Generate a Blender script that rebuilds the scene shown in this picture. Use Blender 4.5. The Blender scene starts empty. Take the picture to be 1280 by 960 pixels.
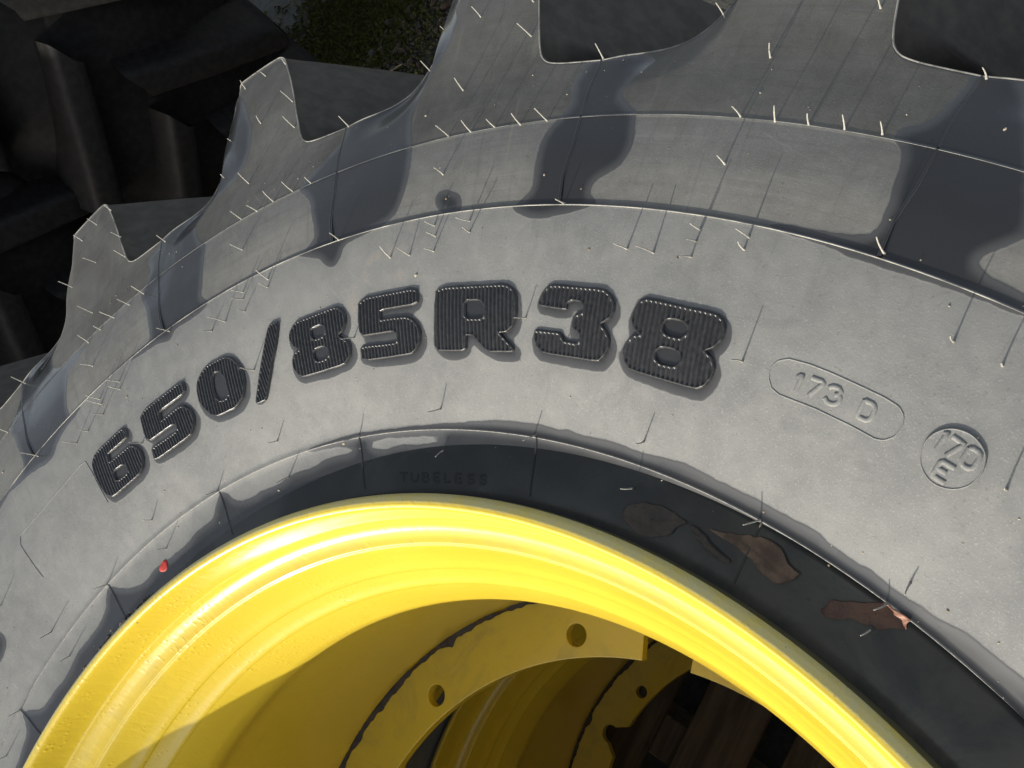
import bpy, bmesh, math, random
import numpy as np
from mathutils import Matrix, Vector, geometry
random.seed(7); RNG=np.random.default_rng(7)
scn=bpy.context.scene; COL=scn.collection
# ---------------------------------------------------------------- camera
cam=bpy.data.cameras.new("camera"); camo=bpy.data.objects.new("camera",cam); COL.objects.link(camo)
cam.sensor_width=36.0; cam.lens=29.562; cam.clip_start=.02; cam.clip_end=400
camo.matrix_world=Matrix(((.577879278,-.602992776,.549959318,0.0),(.621829983,.761755310,.181813972,.60073263),(-.528566943,.236914667,.815161596,.50455734),(0,0,0,1)))
scn.camera=camo
scn.cycles.max_bounces=7; scn.cycles.diffuse_bounces=4; scn.cycles.glossy_bounces=4; scn.cycles.transparent_max_bounces=6
# ---------------------------------------------------------------- world, sun, exposure
SUN_AZ,SUN_EL=-71.5,16.3
w=bpy.data.worlds.new("World"); scn.world=w; w.use_nodes=True
nt=w.node_tree; bg=nt.nodes["Background"]; sky=nt.nodes.new("ShaderNodeTexSky")
sky.sky_type='NISHITA'; sky.sun_disc=False; sky.sun_elevation=math.radians(SUN_EL); sky.sun_rotation=math.radians(90-SUN_AZ)
sky.air_density=1.0; sky.dust_density=1.6; sky.ozone_density=1.0
hs=nt.nodes.new('ShaderNodeHueSaturation'); hs.inputs['Saturation'].default_value=.45
nt.links.new(sky.outputs[0],hs.inputs['Color']); nt.links.new(hs.outputs[0],bg.inputs[0]); bg.inputs[1].default_value=.142
sl=bpy.data.lights.new("sun",'SUN'); sl.energy=3.3; sl.angle=math.radians(.5); sl.color=(1,.94,.83)
so=bpy.data.objects.new("sun",sl); COL.objects.link(so)
az,el=math.radians(SUN_AZ),math.radians(SUN_EL)
so.rotation_euler=Vector((math.cos(az)*math.cos(el),math.sin(az)*math.cos(el),math.sin(el))).to_track_quat('Z','Y').to_euler()
so.location=(2,-6,3)
vs=scn.view_settings; vs.view_transform='Standard'; vs.look='None'; vs.exposure=.86; vs.gamma=1
# ---------------------------------------------------------------- traced data: (radius m, azimuth deg) on the wheel
LETTERS={'6':{'o':[(0.6579,162.89),(0.6492,162.78),(0.6477,162.96),(0.648,165.46),(0.6463,165.62),(0.6393,165.74),(0.6385,163.44),(0.6385,162.96),(0.6346,162.41),(0.6277,162.11),(0.619,162.23),(0.6135,162.7),(0.6111,163.32),(0.6118,167.01),(0.6163,167.5),(0.6247,167.72),(0.644,167.71),(0.6524,167.46),(0.6578,166.74)],'h':[[(0.6289,164.58),(0.6254,164.22),(0.6207,164.32),(0.6194,164.77),(0.6201,165.59),(0.6228,165.92),(0.628,165.86),(0.6296,165.47)]],'rib':[(0.6529,166.92),(0.6185,167.34)]},'5':{'o':[(0.6575,160.65),(0.6589,155.25),(0.6483,155.29),(0.6474,158.56),(0.6377,158.85),(0.6394,156.44),(0.6375,155.87),(0.6316,155.39),(0.623,155.24),(0.6164,155.61),(0.6117,156.25),(0.6117,161.02),(0.6223,160.8),(0.6209,157.72),(0.6234,157.33),(0.6275,157.38),(0.6295,157.81),(0.63,160.92)],'h':[],'rib':[(0.6562,160.55),(0.6328,160.73)]},'0':{'o':[(0.6573,150.37),(0.6534,149.68),(0.6465,149.21),(0.6366,148.86),(0.6266,149.0),(0.618,149.47),(0.6138,150.27),(0.6125,150.74),(0.6135,152.68),(0.6166,153.26),(0.6243,153.76),(0.6336,154.08),(0.6431,153.95),(0.6496,153.68),(0.656,152.91),(0.6581,152.1)],'h':[[(0.6486,151.63),(0.6471,151.2),(0.6407,150.87),(0.632,150.84),(0.6259,150.94),(0.6231,151.4),(0.6247,152.03),(0.6307,152.28),(0.6402,152.19),(0.6459,152.0)]],'rib':[(0.6568,152.41),(0.6177,152.77)]},'slash':{'o':[(0.6652,144.3),(0.6449,144.97),(0.6368,145.55),(0.6263,146.05),(0.6075,147.19),(0.6073,148.2),(0.6092,148.3),(0.6367,146.7),(0.665,145.31)],'h':[],'rib':[(0.6536,145.96),(0.6408,145.82)]},'8':{'o':[(0.6598,138.78),(0.6575,138.33),(0.6518,138.01),(0.6453,137.99),(0.6403,138.3),(0.637,138.81),(0.6333,138.36),(0.63,137.93),(0.6243,137.82),(0.6191,137.99),(0.6141,138.64),(0.6138,142.91),(0.617,143.34),(0.6236,143.63),(0.6293,143.55),(0.6339,143.25),(0.6353,142.67),(0.6401,143.21),(0.6468,143.46),(0.6517,143.36),(0.6567,142.9),(0.6582,142.57)],'h':[[(0.6488,141.01),(0.6492,140.26),(0.6461,140.01),(0.6421,140.08),(0.6397,140.42),(0.6399,141.12),(0.6439,141.34),(0.6475,141.3)],[(0.6316,141.08),(0.6316,140.27),(0.6284,139.94),(0.6241,140.01),(0.6219,140.44),(0.622,141.15),(0.6259,141.42),(0.6291,141.39)]],'rib':[(0.6552,142.57),(0.6169,142.7)]},'5b':{'o':[(0.6608,136.55),(0.6606,131.48),(0.6494,131.45),(0.6493,134.75),(0.6411,134.77),(0.641,133.77),(0.6403,132.48),(0.6384,132.0),(0.6335,131.55),(0.6272,131.31),(0.6206,131.44),(0.6162,131.77),(0.6133,132.22),(0.6137,136.76),(0.624,136.8),(0.6221,133.55),(0.6246,133.35),(0.628,133.35),(0.631,133.53),(0.6317,133.86),(0.6325,136.75)],'h':[],'rib':[(0.6587,136.39),(0.6342,136.51)]},'R':{'o':[(0.6589,129.85),(0.6589,124.46),(0.656,123.91),(0.6505,123.6),(0.6368,123.48),(0.6306,123.7),(0.6267,124.15),(0.626,124.78),(0.6155,123.53),(0.6137,123.62),(0.6129,125.65),(0.624,126.8),(0.6243,127.42),(0.6134,127.44),(0.6142,130.03),(0.6401,129.93)],'h':[[(0.648,127.45),(0.648,126.37),(0.6451,126.04),(0.6398,125.96),(0.6357,126.1),(0.636,127.44)]],'rib':[(0.6575,129.62),(0.6161,129.67)]},'3':{'o':[(0.6458,121.83),(0.6514,121.74),(0.6571,121.43),(0.6595,121.04),(0.6601,117.59),(0.657,117.06),(0.6519,116.72),(0.647,116.68),(0.6429,116.85),(0.6382,117.4),(0.6344,116.95),(0.6298,116.64),(0.625,116.6),(0.6195,116.77),(0.6149,117.16),(0.6149,121.21),(0.6187,121.73),(0.6236,121.91),(0.6286,121.92),(0.6286,120.05),(0.6236,119.79),(0.6232,118.76),(0.6273,118.58),(0.6307,118.71),(0.6326,119.12),(0.6342,119.26),(0.6406,119.24),(0.6434,118.67),(0.6477,118.63),(0.6507,118.83),(0.6513,119.55),(0.6489,119.86),(0.6445,119.87)],'h':[],'rib':[(0.6573,118.4),(0.6165,118.31)]},'8b':{'o':[(0.6587,114.7),(0.6594,110.58),(0.6571,110.14),(0.6525,109.88),(0.6464,109.88),(0.6409,110.16),(0.6371,110.65),(0.6343,110.11),(0.6292,109.79),(0.6231,109.82),(0.6176,110.09),(0.6143,110.55),(0.6143,114.88),(0.6188,115.35),(0.6239,115.55),(0.6296,115.44),(0.6346,115.12),(0.6363,114.6),(0.6397,115.15),(0.6448,115.4),(0.6513,115.32),(0.6564,115.12)],'h':[[(0.6496,113.15),(0.65,112.39),(0.6479,111.99),(0.6442,111.92),(0.6404,112.21),(0.6403,112.99),(0.6422,113.31),(0.646,113.37)],[(0.632,113.18),(0.6325,112.39),(0.6309,112.0),(0.6265,111.92),(0.6232,112.16),(0.6227,113.04),(0.6249,113.38),(0.6287,113.43)]],'rib':[(0.6582,113.52),(0.6151,113.28)]}}
WET=[[(0.7812,142.4),(0.7674,141.02),(0.7438,140.69),(0.7259,140.45),(0.7187,141.42),(0.7153,142.27),(0.7068,139.97),(0.6994,139.63),(0.6933,138.92),(0.6974,138.18),(0.712,137.86),(0.7145,135.4),(0.7215,133.78),(0.7364,133.01),(0.7548,132.7),(0.7813,132.9),(0.8118,133.48),(0.818,133.57),(0.853,132.91),(0.8752,131.93),(0.8992,131.72),(0.9112,131.69),(0.9235,132.24),(0.9352,131.53),(0.9534,134.06),(0.9127,133.37),(0.8671,133.71),(0.8484,134.93),(0.8418,137.58),(0.835,138.96),(0.8202,138.74),(0.8076,139.66),(0.7925,141.33)],[(0.9912,150.14),(0.9455,148.57),(0.9193,147.98),(0.9009,147.48),(0.8792,147.42),(0.8582,147.68),(0.8462,148.29),(0.8366,149.54),(0.8325,151.17),(0.8251,152.33),(0.8065,152.39),(0.7874,151.71),(0.7799,151.01),(0.7672,151.22),(0.7566,151.29),(0.7379,151.55),(0.7273,151.91),(0.7163,151.09),(0.7115,151.42),(0.7084,152.98),(0.7113,155.03),(0.7025,155.4),(0.7086,156.69),(0.7098,158.11),(0.7131,160.0),(0.7141,160.48),(0.7163,158.26),(0.7228,157.65),(0.7457,157.59),(0.7626,157.85),(0.7747,158.29),(0.7918,157.31),(0.803,157.11),(0.8179,157.68),(0.8231,156.57),(0.8364,156.12),(0.8376,153.41),(0.8435,151.8),(0.8491,151.26),(0.8654,151.31),(0.8869,150.76),(0.9269,150.24)],[(0.7784,164.62),(0.7732,165.88),(0.7677,167.4),(0.7446,167.84),(0.7251,168.22),(0.717,168.24),(0.7141,166.34),(0.7096,167.47),(0.7087,168.97),(0.7041,170.29),(0.6945,171.39),(0.6962,172.39),(0.7009,173.64),(0.7045,174.95),(0.7121,177.24),(0.7084,179.74),(0.7196,179.22),(0.7121,175.61),(0.722,174.72),(0.746,174.79),(0.7577,174.76),(0.7767,175.43),(0.7858,174.98),(0.8042,173.53),(0.8314,173.53),(0.8356,171.85),(0.8321,169.05),(0.8578,168.1),(0.8262,168.63),(0.8168,169.36),(0.7955,169.2),(0.7823,168.16)],[(0.8364,118.55),(0.8214,119.03),(0.8115,119.43),(0.7996,119.79),(0.7913,119.26),(0.7845,118.42),(0.7751,118.36),(0.7648,118.05),(0.754,118.09),(0.744,118.41),(0.737,119.1),(0.7334,119.61),(0.7237,119.89),(0.7182,119.29),(0.7147,119.61),(0.7105,120.8),(0.7076,121.63),(0.7053,122.39),(0.7067,123.5),(0.7113,124.39),(0.7157,124.73),(0.7223,124.01),(0.7286,123.53),(0.7408,123.69),(0.7578,123.75),(0.7693,123.59),(0.7805,123.09),(0.7931,122.41),(0.8017,122.57),(0.8113,122.8),(0.8231,122.57),(0.8313,122.38),(0.8384,122.4)],[(0.7366,129.72),(0.7332,129.1),(0.73,128.62),(0.7217,128.4),(0.7149,128.6),(0.7158,129.66),(0.7236,130.41),(0.7305,130.56),(0.7357,130.31)],[(0.8407,102.9),(0.84,104.36),(0.838,105.03),(0.8245,104.65),(0.8154,104.88),(0.802,105.1),(0.7952,105.49),(0.7904,106.13),(0.7858,106.21),(0.7824,106.12),(0.7783,105.78),(0.7739,105.53),(0.7641,105.38),(0.7558,105.31),(0.7444,105.03),(0.7338,104.88),(0.7284,105.03),(0.7253,105.34),(0.7231,106.18),(0.7223,107.27),(0.7211,108.78),(0.7194,109.72),(0.7173,109.57),(0.7143,108.55),(0.714,106.98),(0.7119,105.58),(0.7109,104.07),(0.7125,102.02),(0.7133,100.71),(0.7134,99.24),(0.7152,97.6),(0.7245,98.04),(0.7246,99.12),(0.7265,99.99),(0.7292,100.58),(0.7331,100.72),(0.7389,100.43),(0.7449,100.01),(0.756,99.44)],[(0.5292,195.55),(0.5324,193.75),(0.5351,192.09),(0.5452,191.23),(0.5557,190.89),(0.5465,189.63),(0.5369,188.78),(0.534,187.67),(0.5337,185.81),(0.5302,183.8),(0.5346,181.89),(0.5367,180.74),(0.5351,178.54),(0.5376,176.53),(0.5416,175.18),(0.5521,174.44),(0.5573,173.5),(0.5464,172.38),(0.5388,171.53),(0.5308,169.32),(0.5346,167.06),(0.5336,164.91),(0.5322,162.71),(0.539,160.29),(0.5382,157.97),(0.5499,157.09),(0.5582,156.16),(0.553,155.25),(0.5474,154.96),(0.5406,154.13),(0.5388,152.56),(0.5407,150.68),(0.5398,149.14),(0.5443,147.18),(0.5427,144.75),(0.5476,142.55),(0.5466,139.98),(0.5514,139.71),(0.5552,142.07),(0.5541,143.5),(0.5563,145.13),(0.5588,144.74),(0.5607,141.87),(0.5613,138.29),(0.5612,135.32),(0.5624,129.7),(0.5648,126.66),(0.5668,124.47),(0.5671,121.7),(0.5664,119.69),(0.568,119.03),(0.5657,118.05),(0.5677,115.53),(0.5666,113.97),(0.5672,113.07),(0.569,111.04),(0.5696,109.34),(0.5684,107.51),(0.5679,104.89),(0.5691,102.83),(0.5698,101.08),(0.5676,100.22),(0.5666,98.69),(0.568,97.78),(0.566,96.47),(0.5666,94.99),(0.5671,94.09),(0.5711,93.08),(0.5716,92.14),(0.5716,91.35),(0.5727,89.5),(0.5736,87.89),(0.56,80.0),(0.45,80.0),(0.45,140.0),(0.45,205.0),(0.53,200.0)]]
DRY=[[(0.5531,137.86),(0.5474,137.74),(0.545,136.45),(0.5474,135.14),(0.5469,132.84),(0.5487,130.61),(0.5524,130.4),(0.5536,131.78),(0.5538,135.49)]]
HAIRS=[(0.5584,173.52),(0.5589,156.33),(0.559,138.89),(0.5589,121.84),(0.5582,104.51),(0.5571,96.26),(0.5577,190.76),(0.5434,164.87),(0.5427,147.63),(0.5425,130.29),(0.543,113.28),(0.5426,96.1),(0.5422,182.16),(0.5719,164.75),(0.5722,181.97),(0.5733,147.61),(0.5725,130.18),(0.5734,113.18),(0.574,95.87),(0.639,94.92),(0.6327,184.15),(0.5474,195.47),(0.6367,122.78),(0.6378,108.43),(0.6329,161.63),(0.6348,147.69),(0.6324,137.37),(0.6894,99.9),(0.6889,97.81),(0.6889,133.8),(0.6877,132.2),(0.7078,130.32),(0.6994,130.2),(0.6877,130.26),(0.7076,127.66),(0.699,127.57),(0.6883,116.72),(0.688,115.11),(0.7069,112.93),(0.6992,112.94),(0.6895,112.95),(0.7078,110.34),(0.7002,110.35),(0.6865,151.15),(0.688,149.62),(0.688,147.55),(0.6995,147.55),(0.7061,147.47),(0.6992,145.02),(0.7065,144.95),(0.7029,161.89),(0.6955,162.01),(0.7029,164.42),(0.697,164.4),(0.6861,164.57),(0.6843,166.75),(0.6838,168.36),(0.7481,147.28),(0.7491,130.09),(0.7503,112.84),(0.744,164.34),(0.7756,157.82),(0.7769,159.51),(0.7778,161.33),(0.7788,163.0),(0.7773,164.52),(0.7832,141.08),(0.7839,142.71),(0.7831,144.45),(0.7819,145.95),(0.7833,147.5),(0.7837,130.25),(0.7828,128.66),(0.783,127.04),(0.7815,125.33),(0.782,123.66),(0.7833,113.01),(0.7823,111.33),(0.7829,109.8),(0.7833,108.22),(0.7844,106.65),(0.8258,147.29),(0.8279,130.12),(0.8287,112.94),(0.8159,164.1),(0.8962,146.65),(0.8644,143.5),(0.8992,143.9),(0.888,163.6),(0.8898,160.72),(0.8536,160.24),(0.9014,130.09),(0.8663,126.4),(0.9011,126.83),(0.8666,116.21),(0.8682,109.3),(0.8323,138.66),(0.8255,155.71),(0.8333,121.56),(0.8309,104.18),(0.9009,149.54),(0.8536,149.94),(0.9676,148.66),(0.9657,146.88),(0.9637,145.16),(0.9054,132.78),(0.8657,133.3),(0.9525,161.98),(0.9532,163.62),(0.9519,165.3),(0.8888,166.51),(0.8518,167.21),(0.8243,172.99),(0.7819,175.61),(0.7158,138.23),(0.7167,121.28),(0.7193,104.22),(0.7126,155.47),(0.7116,172.83)]
S173=[[(0.6406,105.4),(0.6435,105.19),(0.6337,105.21)],[(0.6434,104.73),(0.6437,104.04),(0.6338,104.52)],[(0.642,103.76),(0.6439,103.58),(0.6439,103.29),(0.6425,103.13),(0.6408,103.18),(0.6397,103.36)],[(0.6408,103.18),(0.6389,103.03),(0.636,103.06),(0.6344,103.27),(0.6345,103.56),(0.6361,103.73)],[(0.6438,101.97),(0.6344,101.96),(0.6346,101.48),(0.6366,101.33),(0.6421,101.36),(0.6441,101.52),(0.6438,101.97)]]
SPILL=[(0.6344,106.78),(0.6392,106.89),(0.6449,106.67),(0.6482,106.17),(0.6495,105.07),(0.6497,103.9),(0.6495,102.47),(0.6494,101.22),(0.6485,100.49),(0.6457,100.11),(0.6404,99.92),(0.6341,99.98),(0.6296,100.34),(0.6282,100.72),(0.6286,101.93),(0.6287,103.9),(0.6278,105.97),(0.6297,106.47)]
S170=[[(0.6473,98.24),(0.6486,98.1),(0.6387,98.14)],[(0.648,97.85),(0.6473,97.28),(0.6382,97.66)],[(0.6469,97.03),(0.6479,96.9),(0.6475,96.57),(0.6459,96.47),(0.6398,96.45),(0.6384,96.56),(0.6381,96.91),(0.6396,97.01),(0.6469,97.03)],[(0.6351,97.04),(0.6352,97.7),(0.6265,97.71),(0.6264,97.06)],[(0.6309,97.66),(0.6309,97.24)]]
DISC=[(0.6304,98.59),(0.639,98.79),(0.6467,98.56),(0.6519,98.08),(0.6538,97.31),(0.6512,96.63),(0.6472,96.23),(0.6395,96.02),(0.6318,96.1),(0.6252,96.58),(0.6224,97.41),(0.6249,98.1)]
TUBE=[[(0.5263,134.81),(0.5259,134.01)],[(0.5261,134.41),(0.5196,134.48)],[(0.5258,133.57),(0.5206,133.62),(0.5193,133.43),(0.5193,133.15),(0.5205,132.93),(0.5256,132.89)],[(0.5255,132.4),(0.5252,131.89),(0.5239,131.83),(0.5224,131.96),(0.5225,132.42)],[(0.5224,131.96),(0.521,131.78),(0.5191,131.92),(0.5192,132.45),(0.5255,132.4)],[(0.5256,130.61),(0.5255,131.2),(0.5192,131.23),(0.5193,130.63)],[(0.5223,131.21),(0.5224,130.73)],[(0.5255,130.06),(0.5192,130.08),(0.5194,129.53)],[(0.5257,128.37),(0.5254,128.98),(0.5192,128.99),(0.5195,128.36)],[(0.5223,128.98),(0.5225,128.48)],[(0.525,127.1),(0.5258,127.3),(0.5256,127.62),(0.5239,127.75),(0.5226,127.55),(0.5224,127.22),(0.521,127.09),(0.5196,127.28),(0.5194,127.61),(0.5202,127.74)],[(0.5254,125.9),(0.5262,126.1),(0.5259,126.42),(0.5243,126.54),(0.523,126.34),(0.5229,126.01),(0.5215,125.88),(0.5201,126.07),(0.5198,126.39),(0.5206,126.52)]]
PLATE=[(0.6117,168.0),(0.6445,168.01),(0.6602,168.2),(0.6617,168.94),(0.6627,178.3),(0.6545,178.74),(0.6112,178.67)]
EDGE_O=[(0.6195,189.2),(0.6154,186.84),(0.6132,186.47),(0.6072,186.75),(0.6044,188.24),(0.6082,190.02)]
RED=[(0.5304,166.01)]
LEAF=[[(0.5297,113.45),(0.5335,112.94),(0.5369,112.24),(0.5378,111.56),(0.5389,111.08),(0.539,110.56),(0.5384,109.89),(0.5376,109.39),(0.5366,108.71),(0.5345,108.95),(0.5321,109.24),(0.5277,109.43),(0.5236,109.76),(0.519,110.57),(0.5161,111.42),(0.5165,112.19),(0.5195,112.82),(0.5214,113.47)],[(0.536,108.68),(0.5358,108.38),(0.5358,107.87),(0.5342,107.27),(0.5318,106.81),(0.5298,106.19),(0.5288,105.68),(0.5284,105.16),(0.5268,105.03),(0.5247,105.34),(0.5246,105.9),(0.525,106.44),(0.5266,107.04),(0.529,107.63),(0.5318,108.12)],[(0.5389,107.35),(0.5403,106.53),(0.5431,105.8),(0.545,105.15),(0.5479,104.67),(0.5471,104.31),(0.5506,103.77),(0.5506,103.25),(0.5499,102.75),(0.5474,102.24),(0.5443,101.85),(0.5434,101.43),(0.5432,100.94),(0.5401,101.07),(0.5368,101.18),(0.5325,101.54),(0.5303,101.93),(0.5307,102.49),(0.5313,103.17),(0.5343,103.79),(0.5358,104.53),(0.5374,105.28),(0.5375,106.27)],[(0.5324,98.96),(0.5358,98.78),(0.541,98.8),(0.5431,98.28),(0.5468,97.75),(0.5501,97.21),(0.5543,96.74),(0.5576,96.29),(0.5577,95.86),(0.5582,95.41),(0.5583,94.81),(0.5551,94.89),(0.5525,94.75),(0.5484,95.32),(0.5429,95.8),(0.5433,96.21),(0.54,96.49),(0.5408,96.94),(0.5384,97.43),(0.5347,97.7),(0.5324,98.21),(0.5309,98.52)]]
# ---------------------------------------------------------------- tyre section
KR=np.array([.50,.52,.5585,.575,.60,.64,.68,.7165,.75,.7825,.834,.90,.96,.985,1.2])
KZ=np.array([-.010,-.0040,.004,.0115,.0215,.0335,.0405,.044,.0445,.0415,.0320,.0235,.0125,.0065,.0065])
def Z(r):
    r=np.asarray(r,float); s=np.diff(KZ)/np.diff(KR); m=np.zeros(len(KR)); m[0]=s[0]; m[-2]=s[-2]
    m[1:-2]=(s[:-2]*np.diff(KR)[1:-1]+s[1:-1]*np.diff(KR)[:-2])[:len(m)-3]/(KR[2:-1]-KR[:-3])
    rr=np.clip(r,KR[0],KR[-1]-1e-9); i=np.clip(np.searchsorted(KR,rr,side='right')-1,0,len(KR)-2)
    h=KR[i+1]-KR[i]; t=(rr-KR[i])/h
    return (2*t**3-3*t**2+1)*KZ[i]+(t**3-2*t**2+t)*h*m[i]+(-2*t**3+3*t**2)*KZ[i+1]+(t**3-t**2)*h*m[i+1]
HALF=-.305            # mid plane of a wheel
PITCH=360/21.; SEAM0=121.63
def seam(k): return SEAM0+17.27*k if -2<=k<=6 else (SEAM0+17.27*6+(k-6)*((360-17.27*8)/13.))
def xy(r,a):
    a=np.radians(a); return np.stack([np.asarray(r)*np.cos(a),np.asarray(r)*np.sin(a)],-1)
def smooth(x,a,b):
    t=np.clip((x-a)/(b-a),0,1); return t*t*(3-2*t)
def chaikin(P,q=.22,n=1):
    P=np.asarray(P,float)
    for _ in range(n):
        N=np.roll(P,-1,0); P=np.stack([P*(1-q)+N*q,P*q+N*(1-q)],1).reshape(-1,2)
    return P
def sdf(Q,P):
    "signed distance, positive inside polygon P"
    Q=np.asarray(Q,float); d2=np.full(len(Q),1e9); ins=np.zeros(len(Q),bool)
    A=P; B=np.roll(P,-1,0)
    for a,b in zip(A,B):
        e=b-a; w_=Q-a; t=np.clip((w_@e)/max(e@e,1e-12),0,1); v=w_-t[:,None]*e; d2=np.minimum(d2,(v*v).sum(1))
        c=((a[1]<=Q[:,1])!=(b[1]<=Q[:,1])); 
        if e[1]!=0: ins^=c&(Q[:,0]<a[0]+(Q[:,1]-a[1])*e[0]/e[1])
    return np.where(ins,1,-1)*np.sqrt(d2)
def parr(L): 
    L=np.array(L); return xy(L[:,0],L[:,1])
WP=[chaikin(parr(p),.25,2) for p in WET]; DP=[chaikin(parr(p),.25,2) for p in DRY]
LPS={k:chaikin(parr(v['o']),.25,3) for k,v in LETTERS.items()}
LP={k:(chaikin(parr(v['o']),.12,1),[chaikin(parr(h),.16,1) for h in v['h']]) for k,v in LETTERS.items()}
EDGE=chaikin(parr(EDGE_O),.25,2)
def wetness(Q):
    s=np.full(len(Q),-.05)
    for P in WP:
        lo=P.min(0)-.05; hi=P.max(0)+.05; m=((Q>lo)&(Q<hi)).all(1)
        if m.any(): s[m]=np.maximum(s[m],sdf(Q[m],P))
    for P in DP:
        lo=P.min(0)-.05; hi=P.max(0)+.05; m=((Q>lo)&(Q<hi)).all(1)
        if m.any(): s[m]=np.minimum(s[m],-sdf(Q[m],P))
    for k,(P,hs) in LP.items():
        lo=P.min(0)-.06; hi=P.max(0)+.06; m=((Q>lo)&(Q<hi)).all(1)
        if not m.any(): continue
        q=Q[m]; c=P.mean(0); rad=c/np.linalg.norm(c)
        cw=np.array([rad[1],-rad[0]])
        f=.25 if k=='slash' else 1
        sh=(-rad*.0032+cw*.0016)*f
        s[m]=np.maximum(s[m],np.maximum(sdf(q,P)+.0016,sdf(q-sh,LPS[k])+.0040*f))
    P=EDGE; lo=P.min(0)-.06; hi=P.max(0)+.06; m=((Q>lo)&(Q<hi)).all(1); s[m]=np.maximum(s[m],sdf(Q[m],P)+.006)
    return np.clip(s,-.05,.05)
# ---------------------------------------------------------------- object helpers
def mesh_obj(name,V,F,mats,parent=None,smooth=True,mi=None,attr=None,label=None):
    me=bpy.data.meshes.new(name); me.from_pydata([tuple(v) for v in V],[],[tuple(f) for f in F]) if not isinstance(F,np.ndarray) else None
    if isinstance(F,np.ndarray):
        V=np.asarray(V,np.float32); n=F.shape[1]
        me.vertices.add(len(V)); me.vertices.foreach_set('co',V.ravel())
        me.loops.add(F.size); me.loops.foreach_set('vertex_index',F.ravel().astype(np.int32))
        me.polygons.add(len(F)); me.polygons.foreach_set('loop_start',np.arange(0,F.size,n,dtype=np.int32))
        me.update(calc_edges=True); me.validate()
    for m in (mats if isinstance(mats,(list,tuple)) else [mats]): me.materials.append(m)
    if mi is not None: me.polygons.foreach_set('material_index',np.asarray(mi,np.int32))
    me.polygons.foreach_set('use_smooth',[smooth]*len(me.polygons))
    if attr is not None:
        for k,v in attr.items():
            a=me.attributes.new(k,'FLOAT','POINT'); a.data.foreach_set('value',np.asarray(v,np.float32))
    me.update()
    o=bpy.data.objects.new(name,me); COL.objects.link(o)
    if parent is not None: o.parent=parent
    if label: o['label']=label
    return o
def tag(o,label=None,cat=None,group=None,kind=None):
    if label: o['label']=label
    if cat: o['category']=cat
    if group: o['group']=group
    if kind: o['kind']=kind
    return o
def grid_faces(nr,nc,wrap=False,flip=False):
    i=np.arange(nr-1)[:,None]*nc; j=np.arange(nc if wrap else nc-1)[None,:]; k=(j+1)%nc
    F=np.stack([i+j,i+k,i+nc+k,i+nc+j],-1).reshape(-1,4)
    return F[:,::-1].copy() if flip else F
# ---------------------------------------------------------------- node helpers / materials
class N:
    def __init__(s,name):
        s.m=bpy.data.materials.new(name); s.m.use_nodes=True; s.t=s.m.node_tree; s.t.nodes.clear()
        s.out=s.t.nodes.new('ShaderNodeOutputMaterial')
    def n(s,t,**k):
        o=s.t.nodes.new(t); ins=k.pop('ins',{})
        for a,b in k.items(): setattr(o,a,b)
        for a,b in ins.items(): s.set(o.inputs[a],b)
        return o
    def set(s,i,b):
        if hasattr(b,'links') or isinstance(b,bpy.types.NodeSocket): s.t.links.new(b,i)
        else:
            try: i.default_value=b
            except TypeError: i.default_value=tuple(b)+(1,)
    def coord(s,scale=(1,1,1)):
        c=s.n('ShaderNodeTexCoord').outputs['Object']
        return s.n('ShaderNodeMapping',ins={'Vector':c,'Scale':scale}).outputs[0]
    def noise(s,scale,detail=4,rough=.6,vec=None,dist=0):
        return s.n('ShaderNodeTexNoise',ins={'Vector':vec if vec is not None else s.coord(),'Scale':scale,'Detail':detail,'Roughness':rough,'Distortion':dist}).outputs['Fac']
    def rng(s,v,a,b,c=0.,d=1.,sm=True):
        return s.n('ShaderNodeMapRange',interpolation_type='SMOOTHSTEP' if sm else 'LINEAR',ins={'Value':v,'From Min':a,'From Max':b,'To Min':c,'To Max':d}).outputs[0]
    def math(s,op,a,b=0.,c=None):
        o=s.n('ShaderNodeMath',operation=op); s.set(o.inputs[0],a); s.set(o.inputs[1],b)
        if c is not None: s.set(o.inputs[2],c)
        return o.outputs[0]
    def mix(s,f,a,b):
        o=s.n('ShaderNodeMix',data_type='RGBA'); s.set(o.inputs[0],f)
        s.set(o.inputs[6],a if not isinstance(a,tuple) else a+(1,)); s.set(o.inputs[7],b if not isinstance(b,tuple) else b+(1,)); return o.outputs[2]
    def bump(s,h,strength,dist,normal=None):
        o=s.n('ShaderNodeBump',ins={'Height':h,'Strength':strength,'Distance':dist})
        if normal is not None: s.set(o.inputs['Normal'],normal)
        return o.outputs[0]
    def attr(s,name): return s.n('ShaderNodeAttribute',attribute_name=name).outputs['Fac']
    def bsdf(s,**k):
        o=s.n('ShaderNodeBsdfPrincipled')
        for a,b in k.items():
            a=a.replace('_',' '); s.set(o.inputs[a],b+(1,) if isinstance(b,tuple) and len(b)==3 else b)
        s.t.links.new(o.outputs[0],s.out.inputs[0]); return o
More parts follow.
